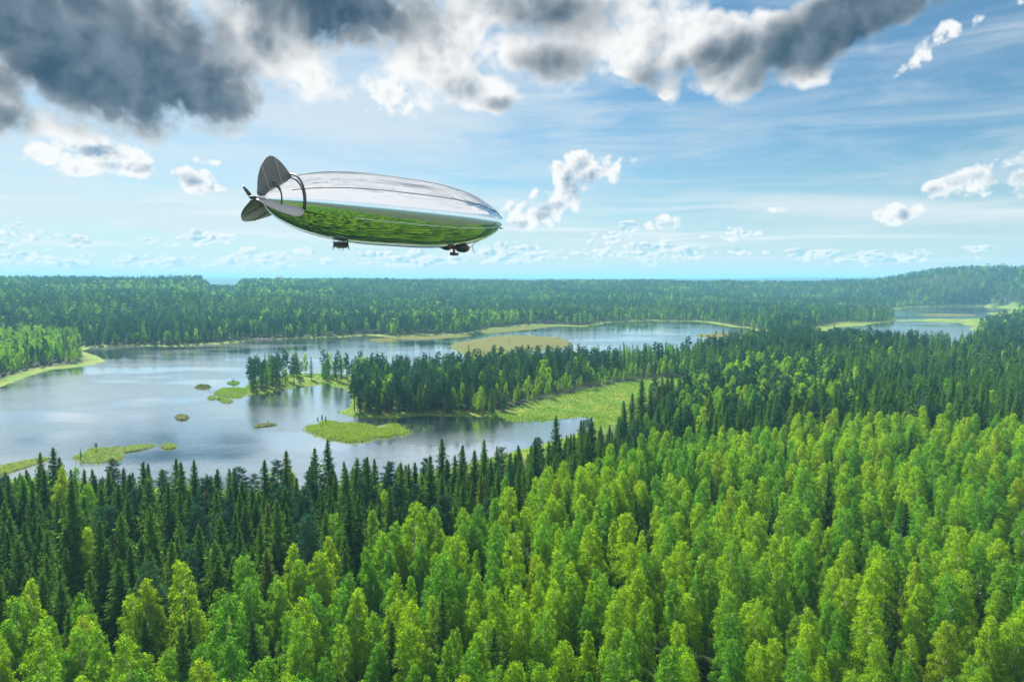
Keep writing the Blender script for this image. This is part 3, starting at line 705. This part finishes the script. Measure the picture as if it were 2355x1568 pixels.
def spline(poly, k=6):
    n = len(poly); r = []
    for i in range(n):
        p0, p1, p2, p3 = (poly[(i+j-1) % n] for j in range(4))
        for t in np.arange(k)/k:
            r.append(.5*((2*p1) + (p2-p0)*t + (2*p0-5*p1+4*p2-p3)*t*t + (3*p1-p0-3*p2+p3)*t**3))
    return np.array(r)
m, nt, out = mat('peat'); gp = gpos()
M['peat'] = m; princ(nt, out, mixc(ss(nse(gp, .7, 4, .6), .4, .6), (.05, .05, .02), (.11, .13, .03)), .95, spec=.1)
def island(px, label, sedge='sedge', dens=5.0, h=.8, turf=.35):
    poly = spline(Ws(px)); n = len(poly); c = poly.mean(0)
    nn = (fbm(poly[:, 0]/2.5, poly[:, 1]/2.5, 71)-.5)*.9 + (fbm(poly[:, 0]/7, poly[:, 1]/7, 73)-.5)
    poly = c + (poly-c)*(1 + .24*nn[:, None])
    size = np.abs(poly-c).max()
    V = []; 
    for f, zz in ((1.04, -.5), (1.0, .02), (.93, turf*.7), (.7, turf), (.35, turf*1.05)):
        r = c + (poly-c)*f
        V.append(np.column_stack([r, zz + (fbm(r[:, 0], r[:, 1], 81)-.5)*turf*.7*(f < 1)]))
    V = np.vstack(V + [[[c[0], c[1], turf]]]); V[:, :2] -= c
    F = [(k*n+i, k*n+(i+1) % n, (k+1)*n+(i+1) % n, (k+1)*n+i) for k in range(4) for i in range(n)] + [(4*n+i, 4*n+(i+1) % n, 5*n) for i in range(n)]
    e = empty('sedge_island', (c[0], c[1], 0)); tag(e, label, 'island', 'grassy islets in the lake')
    b = MB(); b.add(V, F); o = b.obj('turf', [M['peat']], e, True)
    a = abs(np.sum(poly[:, 0]*np.roll(poly[:, 1], -1) - poly[:, 1]*np.roll(poly[:, 0], -1)))/2
    k = int(min(max(a*dens, 200), 16000)); q = sample_poly(c + (poly-c)*.985, k); L = sdist(q, poly)
    z = turf*.8*sstep(L, 0, size*.08+.3); hh = h*(.35 + .9*fbm(q[:, 0]/3, q[:, 1]/3, 91))*rg.uniform(.6, 1.15, len(q))
    q2 = sample_poly(c + (poly-c)*1.10, k//3); L2 = sdist(q2, poly); q2 = q2[(L2 < 0) & (rg.uniform(size=len(q2)) < np.exp(L2/(size*.03+.4)))]
    q = np.vstack([q, q2]); z = np.concatenate([z, np.full(len(q2), -.02)]); hh = np.concatenate([hh, rg.uniform(.3, .8, len(q2))*h])
    b = MB(); b.tris(tufts(rg, np.column_stack([q-c, z-.05]), hh, rg.uniform(.22, .5, len(q)))); b.obj('sedge', [M[sedge]], e)
    return e
def oval(x, y, rx, ry, k=9): return [(x + rx*math.cos(6.283*i/k)*(1+.12*math.sin(3.1*i+x)), y + ry*math.sin(6.283*i/k)) for i in range(k)]
island([(-90, 1098), (-60, 1080), (0, 1070), (40, 1063), (95, 1053), (120, 1055), (92, 1066), (50, 1079), (0, 1092)], 'long lime sedge strip at the left edge above the spruce tops')
island([(168, 1052), (195, 1041), (212, 1032), (255, 1029), (300, 1025), (350, 1020), (357, 1026), (320, 1036), (285, 1042), (280, 1056), (230, 1064), (190, 1068)], 'hooked lime sedge island at lower left with two thin bog pines')
island(oval(387, 1027, 18, 6), 'small oval sedge islet beside the hooked island')
island(oval(418, 960, 17, 6), 'dark round tussock islet alone in open water', 'dark_sedge', 9, .6, .6)
island([(582, 984), (590, 978), (612, 973), (632, 975), (634, 978), (610, 981)], 'thin pointed islet with one tiny pine in the lake middle', 'dark_sedge', 8, .6)
island(oval(466, 890, 17, 5), 'small dark islet nearest the wooded spit tip', 'dark_sedge', 9, .7, .5)
island(oval(487, 915, 11, 4), 'tiny round islet off the spit, left of a larger one', 'sedge', 9)
island(oval(521, 922, 15, 4.5), 'low oval islet just below the spit tip', 'sedge', 9)
island(oval(505, 917, 7, 2.2), 'tiniest islet, a sliver between two sedge islets', 'sedge', 9)
island(oval(537, 881, 15, 4), 'flat grassy islet touching the far side of the spit', 'sedge', 8)
island([(492, 908), (505, 896), (530, 892), (560, 893), (570, 903), (550, 914), (520, 913)], 'grassy flat at the foot of the spit pines', 'sedge', 8)
island([(703, 986), (720, 977), (755, 970), (800, 974), (845, 977), (878, 986), (890, 977), (915, 976), (938, 994), (905, 1004), (865, 1010), (830, 1018), (780, 1016), (735, 1004)], 'large bright sedge island with three thin trees before the spit', 'sedge', 9, 1.1, .5)
island([(1035, 795), (1060, 786), (1120, 777), (1180, 771), (1240, 772), (1285, 777), (1308, 786), (1302, 798), (1255, 806), (1190, 810), (1205, 822), (1245, 830), (1220, 842), (1130, 838), (1070, 815)], 'wide golden bog island behind the dark spit forest', 'gold_sedge', 2.2, .7)
island([(880, 774), (930, 772), (985, 774), (1050, 769), (1080, 772), (1030, 778), (960, 781), (905, 779)], 'long yellow marsh bar along the far shore', 'gold_sedge', 1.5, .6)
island(oval(880, 782, 30, 3), 'thin marsh sliver below the long yellow bar', 'gold_sedge', 2)
island([(-60, 886), (0, 872), (20, 876), (10, 882), (-30, 892)], 'sedge flat at the far left edge below the lime birches', 'sedge', 3)
island([(1085, 760), (1130, 752), (1180, 752), (1270, 745), (1275, 750), (1200, 760), (1130, 766)], 'bright marsh tongue at the narrows by the far wood', 'sedge', 1.2, .6)
island([(1600, 771), (1660, 766), (1735, 769), (1725, 777), (1640, 778)], 'low bog strip at the far right end of the lake', 'gold_sedge', 1.5, .6)
island([(2110, 724), (2160, 721), (2230, 723), (2240, 726), (2170, 727)], 'thin yellow marsh bar lying in the farthest right-hand pond', 'gold_sedge', .8, .6)

def bog_tree(x, y, hgt, label, kname='pine', v=0, thin=.8):
    wx, wy = W(x, y, .3); e = empty('bog_' + kname, (wx, wy, .25)); s = hgt/19.5
    e.scale = (s*thin, s*thin, s); e.rotation_euler[2] = rg.uniform(0, 6)
    for nm, me in (('trunk', TRUNK[kname, v]), ('crown', CROWN[kname, v])):
        c = bpy.data.objects.new(nm, me); C.objects.link(c); c.parent = e
    tag(e, label, 'tree', 'stunted bog trees')
bog_tree(731, 976, 3.6, 'leftmost of three thin trees on the large sedge island', v=1)
bog_tree(741, 974, 4.6, 'tallest middle tree of three on the large sedge island', v=2)
bog_tree(749, 976, 4.2, 'rightmost of three thin trees on the large sedge island', v=3)
bog_tree(186, 1052, 4.0, 'thin bog spruce at the left end of the hooked island', 'spruce', 2, .7)
bog_tree(222, 1036, 3.4, 'round-headed bog pine on the neck of the hooked island', v=4, thin=1.2)
bog_tree(617, 976, 2.4, 'tiny lone pine on the thin pointed islet', v=0)
bog_tree(480, 890, 1.9, 'bushy dwarf pine on the dark islet by the spit', v=1, thin=1.5)
bog_tree(537, 881, 3.2, 'bare little pine on the flat islet behind the spit', v=2)
for i, (x, y, h_) in enumerate([(1058, 786, 3.5), (1108, 780, 5), (1120, 778, 4), (1135, 777, 3), (1205, 773, 3.5), (1222, 773, 5), (1260, 776, 3), (1170, 790, 3.5), (1245, 800, 4), (1285, 781, 3)]):
    bog_tree(x, y, h_, '%s little pine from the left on the golden bog island' % ORD[i], v=i % 5, thin=1.2)
for i, (x, y, h_) in enumerate([(1645, 776, 9), (1662, 777, 11), (1690, 778, 8), (1705, 776, 10)]):
    bog_tree(x, y, h_, '%s slim bog pine from the left at the far right lake end' % ORD[i], v=(i+2) % 5, thin=.9)

# a dead spruce standing on the spit
wx, wy = W(951, 868, .6); e = empty('dead_tree', (wx, wy, .5)); tag(e, 'bare dead spruce pole rising behind the spit forest', 'tree')
b = MB(); b.tube([(0, 0, -.5), (0, 0, 12), (.1, 0, 26)], [.2, .14, .03], 6); b.obj('trunk', [M['dead_wood']], e, True)
for k in range(26):
    zz = 9 + k*.62; a = k*2.4; ln = 1.5*(1-(k/30))*rg.uniform(.4, 1)
    b = MB(); b.tube([(0, 0, zz), (math.cos(a)*ln, math.sin(a)*ln, zz-.15*ln)], [.04, .012], 3); b.obj('branch', [M['dead_wood']], e)

# grey felled trunks and brush on the far shore, slash on the clearing, lily pads
b = MB(); c = np.array(W(583, 781, .5))
for k in range(110):
    o = rg.normal(0, 1, 2)*np.array([16, 5]); a = rg.uniform(0, 3.14); ln = rg.uniform(2, 6); dd = np.array([math.cos(a), math.sin(a)])*ln/2; z0 = rg.uniform(.2, 2.2)*max(.1, 1-abs(o[0])/30)
    b.tube([(*(c+o-dd), z0), (*(c+o+dd), z0+rg.normal(0, .5))], [rg.uniform(.1, .25)]*2, 4)
tag(b.obj('felled_brush', [M['dead_wood']]), 'heap of grey felled trunks on the far shore', kind='stuff')
b = MB(); q = sample_poly(CLEARING, 1500); zq = height(q)
for k in range(len(q)):
    a = rg.uniform(0, 3.14); ln = rg.uniform(.8, 3.5); dd = np.array([math.cos(a), math.sin(a)])*ln/2
    b.tube([(*(q[k]-dd), zq[k]+rg.uniform(.05, .5)), (*(q[k]+dd), zq[k]+rg.uniform(.05, .5))], [rg.uniform(.06, .16)]*2, 3)
tag(b.obj('logging_slash', [M['dead_wood']]), 'brown logging slash strewn over the clear-cut', kind='stuff')
m, nt, out = mat('lily_pad'); princ(nt, out, (.10, .17, .05), .25); V4 = []
for (cx, cyy, rx, ry, k) in ((645, 915, 50, 9, 260), (300, 806, 60, 5, 160), (690, 905, 40, 6, 90), (960, 985, 60, 12, 160)):
    for i in range(k):
        wx, wy = W(cx + rg.normal(0, .5)*rx, cyy + rg.normal(0, .5)*ry); r = rg.uniform(.15, .4)
        V4.append([(wx-r, wy, .012), (wx, wy-r, .012), (wx+r, wy, .012), (wx, wy+r, .012)])
b = MB(); b.quads(np.array(V4)); tag(b.obj('lily_pads', [m]), 'scattered lily pads floating in the sheltered bays', kind='stuff')

# a little white farmhouse on the skyline
hx, hy = 1177, 0; ax = (643-1177)/FP; Dh = 1950; hx = ax*Dh*.94; hy = Dh*.94; gz = float(height(np.array([[hx, hy]]))[0])
m, nt, out = mat('white_boards'); princ(nt, out, mixc(nse(ocoord(), 3), (.75, .74, .70), (.82, .81, .78)), .7); M['white'] = m
m, nt, out = mat('roof_sheet'); princ(nt, out, (.12, .06, .05), .6); M['roof'] = m
m, nt, out = mat('dark_glass'); princ(nt, out, (.02, .025, .03), .1); M['glass'] = m
e = empty('farm_house', (hx, hy, gz+9)); tag(e, 'tiny white farmhouse among trees on the skyline', 'house')
b = MB(); b.box((0, 0, 0), (6, 4, 12)); b.obj('wall', [M['white']], e)
b = MB(); b.add([(-6.5, -4.6, 11.8), (6.5, -4.6, 11.8), (6.5, 4.6, 11.8), (-6.5, 4.6, 11.8), (-6.5, 0, 15.5), (6.5, 0, 15.5)], [(0, 1, 5, 4), (2, 3, 4, 5), (0, 4, 3), (1, 2, 5), (0, 3, 2, 1)]); b.obj('roof', [M['roof']], e)
for xw in (-3.5, 0, 3.5):
    b = MB(); b.box((xw, -4.03, 8.5), (.7, .06, .9)); b.obj('window', [M['glass']], e)

# ------------------------------------------------------------------ the airship
m, nt, out = mat('mirror_hull'); oc = ocoord()
p = princ(nt, out, (.95, .965, .98), .018, 1.0)
rip = nse(vadd(oc, (.10, .9, .9), 'MULTIPLY'), 1.0, 4, .6); bp = nt.nodes.new('ShaderNodeBump'); bp.inputs['Strength'].default_value = .025; bp.inputs['Distance'].default_value = .25
nt.links.new(rip.v, bp.inputs['Height']); nt.links.new(bp.outputs[0], p.inputs['Normal']); M['hull'] = m
def plain(name, c, r, me=0, n=.15):
    m, nt, out = mat(name); q = nse(ocoord(), 2.5, 4, .6)
    princ(nt, out, mixc(q, tuple(v*(1-n) for v in c), tuple(v*(1+n) for v in c)), r, me); return m
M['fin'] = plain('fin_fabric', (.155, .155, .16), .5, .0); M['fin_rib'] = plain('fin_rib', (.42, .42, .42), .4, .3)
M['fin_sunlit'] = plain('fin_sunlit', (.34, .34, .345), .5); M['strut'] = plain('dark_strut', (.05, .052, .056), .4); M['engine'] = plain('engine_black', (.025, .024, .024), .5)  # near fin: same fabric, sunlight put into a lighter base colour
M['orange'] = plain('orange_tank', (.55, .09, .03), .45); M['seam_dark'] = plain('seam_dark', (.06, .07, .08), .5); M['seam_white'] = plain('seam_white', (.78, .80, .78), .5)
M['alu'] = plain('bare_metal', (.55, .56, .57), .3, .9)

AL, AR = 45.0, 5.05; YAW = rad(50.5); ADIST = 104.0
u = (924-1177)/FP; v = -(489-784)/FP
adir = Vector((u, math.cos(PITCH) + v*math.sin(PITCH), -math.sin(PITCH) + v*math.cos(PITCH)))
acen = Vector((0, 0, CZ)) + adir*ADIST/adir.length
ship = empty('airship', acen - Vector((0, 0, AR+1.2))); ship.rotation_euler = (0, 0, YAW)
tag(ship, 'silver mirror airship with grey tail fins flying over the lake', 'airship')
ZC = AR + 1.2
def hr(s):
    s = np.asarray(s, float); q = np.abs(2*s-1); w = (s < .5)
    return AR*np.where(w, np.power(np.clip(1-q**3.1, 0, 1), .60), np.power(np.clip(1-q**2.25, 0, 1), .64))*(1+np.where(w, .03, .09)*(2*s-1))
def hp(s, th, dr=0.0):
    r = hr(s) + dr
    return np.stack([(np.asarray(s)-.5)*AL, -r*np.cos(th), r*np.sin(th) + ZC], -1)     # th = 0 on the camera side, 90 deg on top
ns, na_ = 110, 96
sv = .5 - .5*np.cos(np.linspace(0, math.pi, ns)); V = np.vstack([hp(np.full(na_, s_), np.arange(na_)*2*math.pi/na_) for s_ in sv[1:-1]] + [[[-AL/2, 0, ZC], [AL/2, 0, ZC]]])
k = ns-2; F = [(i*na_+j, (i+1)*na_+j, (i+1)*na_+(j+1) % na_, i*na_+(j+1) % na_) for i in range(k-1) for j in range(na_)]
F += [(k*na_, j, (j+1) % na_) for j in range(na_)] + [(k*na_+1, (k-1)*na_+(j+1) % na_, (k-1)*na_+j) for j in range(na_)]
b = MB(); b.add(V, F); b.obj('hull', [M['hull']], ship, True)
def seam(a, s0, s1, mm, r, lab):
    b = MB(); q = np.linspace(s0, s1, 70); b.tube(hp(q, np.full(70, rad(a)), r*.4), r, 6); o = b.obj('seam', [mm], ship, True); o['label'] = lab
seam(26, .06, .999, M['seam_dark'], .045, 'dark seam along the upper flank'); seam(-24, .24, .998, M['seam_white'], .05, 'white seam along the lower flank')
seam(154, .06, .999, M['seam_dark'], .045, 'dark seam on the far flank'); seam(204, .24, .998, M['seam_white'], .05, 'white seam on the far lower flank')
# tail fins: outline in (distance from the tail along the hull, distance from the axis)
FIN = np.array([(-.5, .35), (-.62, 1.3), (-.5, 2.5), (-.15, 3.7), (.35, 4.55), (.85, 5.15), (1.35, 5.32), (1.9, 5.22), (2.6, 4.8), (3.3, 4.15), (3.95, 3.4), (4.4, 2.7), (3.4, 1.6), (1.6, .7)])
FINC = spline(FIN, 5)
def fin(a, lab, parent, FINC=FINC, k=1.0, mm='fin'):
    ca, sa = math.cos(rad(a)), math.sin(rad(a)); nrm = np.array([0, sa, ca])
    pt = lambda s_, r_: np.array([s_-AL/2, -r_*ca, r_*sa + ZC])
    V = []; c = FINC.mean(0)
    for sgn in (1, -1):
        for f, th in ((1, .03), (.88, .09), (.4, .12)):
            for s_, r_ in c + (FINC-c)*f: V.append(pt(s_, r_) + nrm*sgn*th)
        V.append(pt(*c) + nrm*sgn*.13)
    n = len(FINC); h = 3*n+1; F = []
    for g, off in ((0, 0), (1, h)):
        for r_ in range(2):
            for i in range(n):
                q = [off+r_*n+i, off+r_*n+(i+1) % n, off+(r_+1)*n+(i+1) % n, off+(r_+1)*n+i]; F.append(tuple(q if g == 0 else q[::-1]))
        for i in range(n):
            q = [off+2*n+i, off+2*n+(i+1) % n, off+3*n]; F.append(tuple(q if g == 0 else q[::-1]))
    F += [(i, h+i, h+(i+1) % n, (i+1) % n) for i in range(n)]
    b = MB(); b.add(V, F); o = b.obj('tail_fin', [M[mm]], parent, True); o['label'] = lab
    for (s0, r0, s1, r1) in ((.9, 1.2, .0, 4.0*k), (2.6, 2.2, 1.8, 5.2*k)):
        for sgn in (1, -1):
            b = MB(); b.tube([pt(s0, r0) + nrm*.12*sgn, pt((s0+s1)/2, (r0+r1)/2) + nrm*.13*sgn, pt(s1, r1) + nrm*.08*sgn], .06, 5); b.obj('fin_rib', [M['fin_rib']], o)
    return o
fin(90, 'upright dark grey dorsal fin', ship); LOW = FINC*np.array([1, 1.16]) - np.array([.5, 0]); fin(-23, 'near lower fin seen almost edge on, painted sunlit grey', ship, LOW, 1.1, 'fin_sunlit'); fin(203, 'far lower fin in dark silhouette', ship, LOW, 1.1)
# curved braces between the fins, standing off the hull
for (s_, r_, lo, hi_) in ((.030, .10, -24, 90), (.085, .13, -24, 90), (.030, .10, 90, 204), (.085, .13, 90, 204)):
    b = MB(); th = np.radians(np.linspace(lo, hi_, 26)); b.tube(hp(np.full(26, s_), th, .38), r_, 7); b.obj('brace_arc', [M['strut']], ship, True)
b = MB(); b.tube([(-AL/2-.9, 0, ZC), (-AL/2-.5, 0, ZC), (-AL/2+.2, 0, ZC), (-AL/2+.9, 0, ZC)], [.16, .3, .5, .9], 14); b.obj('tail_cone', [M['alu']], ship, True)
hub = MB(); hub.tube([(-AL/2-1.75, 0, ZC), (-AL/2-1.6, 0, ZC), (-AL/2-1.2, 0, ZC), (-AL/2-.85, 0, ZC)], [.05, .2, .24, .2], 10); pr_ = hub.obj('propeller', [M['engine']], ship, True)
for a in (38, 218):
    ca, sa = math.cos(rad(a)), math.sin(rad(a)); b = MB(); q = []
    for r_, w_, tw in ((.1, .12, 50), (.7, .24, 38), (1.5, .22, 24), (2.3, .14, 16), (2.6, .04, 14)):
        ct, st_ = math.cos(rad(tw)), math.sin(rad(tw)); t = np.array([0, -sa, ca]); ax_v = np.array([1, 0, 0]); cv = t*ct + ax_v*st_; nv = np.cross(cv, [0, ca, sa])
        base = np.array([-AL/2-1.4, r_*ca, ZC + r_*sa]); q += [base - cv*w_, base + nv*.035, base + cv*w_, base - nv*.035]
    b.add(q, [(i*4+j, i*4+(j+1) % 4, (i+1)*4+(j+1) % 4, (i+1)*4+j) for i in range(4) for j in range(4)] + [(3, 2, 1, 0), (16, 17, 18, 19)]); b.obj('blade', [M['engine']], pr_, True)
for (a1, a2) in ((20, -10), (90, 90), (160, 190), (-40, -60)):
    b = MB(); b.tube([(-AL/2-.7, -.25*math.cos(rad(a1)), ZC+.25*math.sin(rad(a1))), tuple(hp(.055, rad(a2), .1))], .035, 5); b.obj('tail_stay', [M['alu']], ship)
# belly: rear camera cage, front engine gondola
def bottom(s_): return ZC - float(hr(s_))
s_ = .255; x0 = (s_-.5)*AL; zb = bottom(s_)
b = MB(); b.box((x0, 0, zb-.5), (.8, .5, .3)); b.box((x0+.1, 0, zb-.86), (.5, .4, .1)); rp = b.obj('rear_pod', [M['engine']], ship)
for dx in (-1, 1):
    for dy in (-.6, .6):
        b = MB(); b.tube([(x0+dx*.6, dy, zb+.25), (x0+dx*.75, dy, zb-.3), (x0+dx*.8, dy*1.1, zb-1.25)], .05, 5); b.obj('cage_leg', [M['strut']], rp)
for dz in (-.18, -.85):
    b = MB(); b.tube([(x0-.95, -.66, zb+dz), (x0+.95, -.66, zb+dz), (x0+.95, .66, zb+dz), (x0-.95, .66, zb+dz), (x0-.95, -.66, zb+dz)], .04, 4); b.obj('cage_rail', [M['alu']], rp)
def pod(x, r, ln, zc, mm, parent, name, y=0.):
    q = np.linspace(0, math.pi, 12); b = MB(); b.tube(np.stack([x - ln*np.cos(q), 0*q+y, 0*q+zc], -1), np.maximum(r*np.sin(q)**.7, .02), 14); return b.obj(name, [mm], parent, True)
s_ = .745; x0 = (s_-.5)*AL; zb = bottom(s_)
g = MB(); g.box((x0-.2, 0, zb-.2), (2.6, .45, .22)); gon = g.obj('gondola', [M['engine']], ship)
pod(x0+1.5, .72, 1.45, zb-.22, M['engine'], gon, 'engine_pod', -.35); pod(x0-2.1, .52, 1.0, zb-.18, M['engine'], gon, 'engine_pod', -.35)
b = MB(); th = np.linspace(0, 6.283, 15)[:-1]
for (xx, r_, zc_, w_) in ((x0+1.85, .68, zb-.22, .22), (x0-1.8, .50, zb-.18, .2)):
    b = MB(); b.tube([(xx-w_, -.35, zc_), (xx+w_, -.35, zc_)], r_*1.03, 16); b.obj('orange_band', [M['orange']], gon, True)
b = MB(); b.box((x0-.4, -.3, zb-.65), (.15, .15, .5)); b.obj('gimbal_post', [M['orange']], gon)
b = MB(); b.box((x0-.3, -.3, zb-1.2), (.6, .28, .17)); b.box((x0-.75, -.3, zb-1.2), (.2, .4, .24)); b.obj('camera_head', [M['engine']], gon)
b = MB(); b.tube([(x0-.9, -.3, zb-1.45), (x0+.5, -.3, zb-1.45), (x0+.65, -.3, zb-1.1)], .05, 5); b.obj('skid', [M['strut']], gon)
b = MB(); b.tube([(x0+3.1, -.3, zb-.3), (x0+4.6, -.2, zb+.75), (x0+6.0, 0, bottom(.878)-.05)], .05, 5); b.obj('nose_stay', [M['strut']], gon)
b = MB(); b.tube([(x0+3.9, -.3, zb+.2), (x0+4.2, -.3, zb-.75), (x0+4.45, -.3, zb-.8)], .05, 5); b.obj('landing_leg', [M['strut']], gon)
b = MB(); b.tube([(x0-.4, -.6, zb), (x0+.2, -1.6, zb+.6), (x0+.9, -2.5, zb+1.3)], .06, 5); b.obj('outrigger', [M['strut']], gon)
b = MB(); b.box((x0+1.0, -2.6, zb+1.5), (.30, .1, .16), rot=Matrix.Rotation(rad(-40), 3, 'Y')); b.obj('outrigger_lamp', [M['alu']], gon)
b = MB(); q = hp(.985, rad(-70), .05); b.tube([q, q + np.array([.5, 0, -.15]), q + np.array([.9, -.1, -.1])], [.16, .10, .04], 6); b.obj('nose_fitting', [M['strut']], ship)

# ------------------------------------------------------------------ the air
m, nt, out = mat('haze_air'); vp = nt.nodes.new('ShaderNodeVolumePrincipled')
vp.inputs['Color'].default_value = (.24, .62, .86, 1); vp.inputs['Density'].default_value = 1.6e-4; vp.inputs['Anisotropy'].default_value = 0.0
nt.links.new(vp.outputs[0], out.inputs['Volume'])
b = MB(); b.box((0, 0, 60), (12600, 12600, 64)); hz_o = b.obj('haze', [m]); tag(hz_o, 'thin blue summer haze over the valley', kind='stuff')
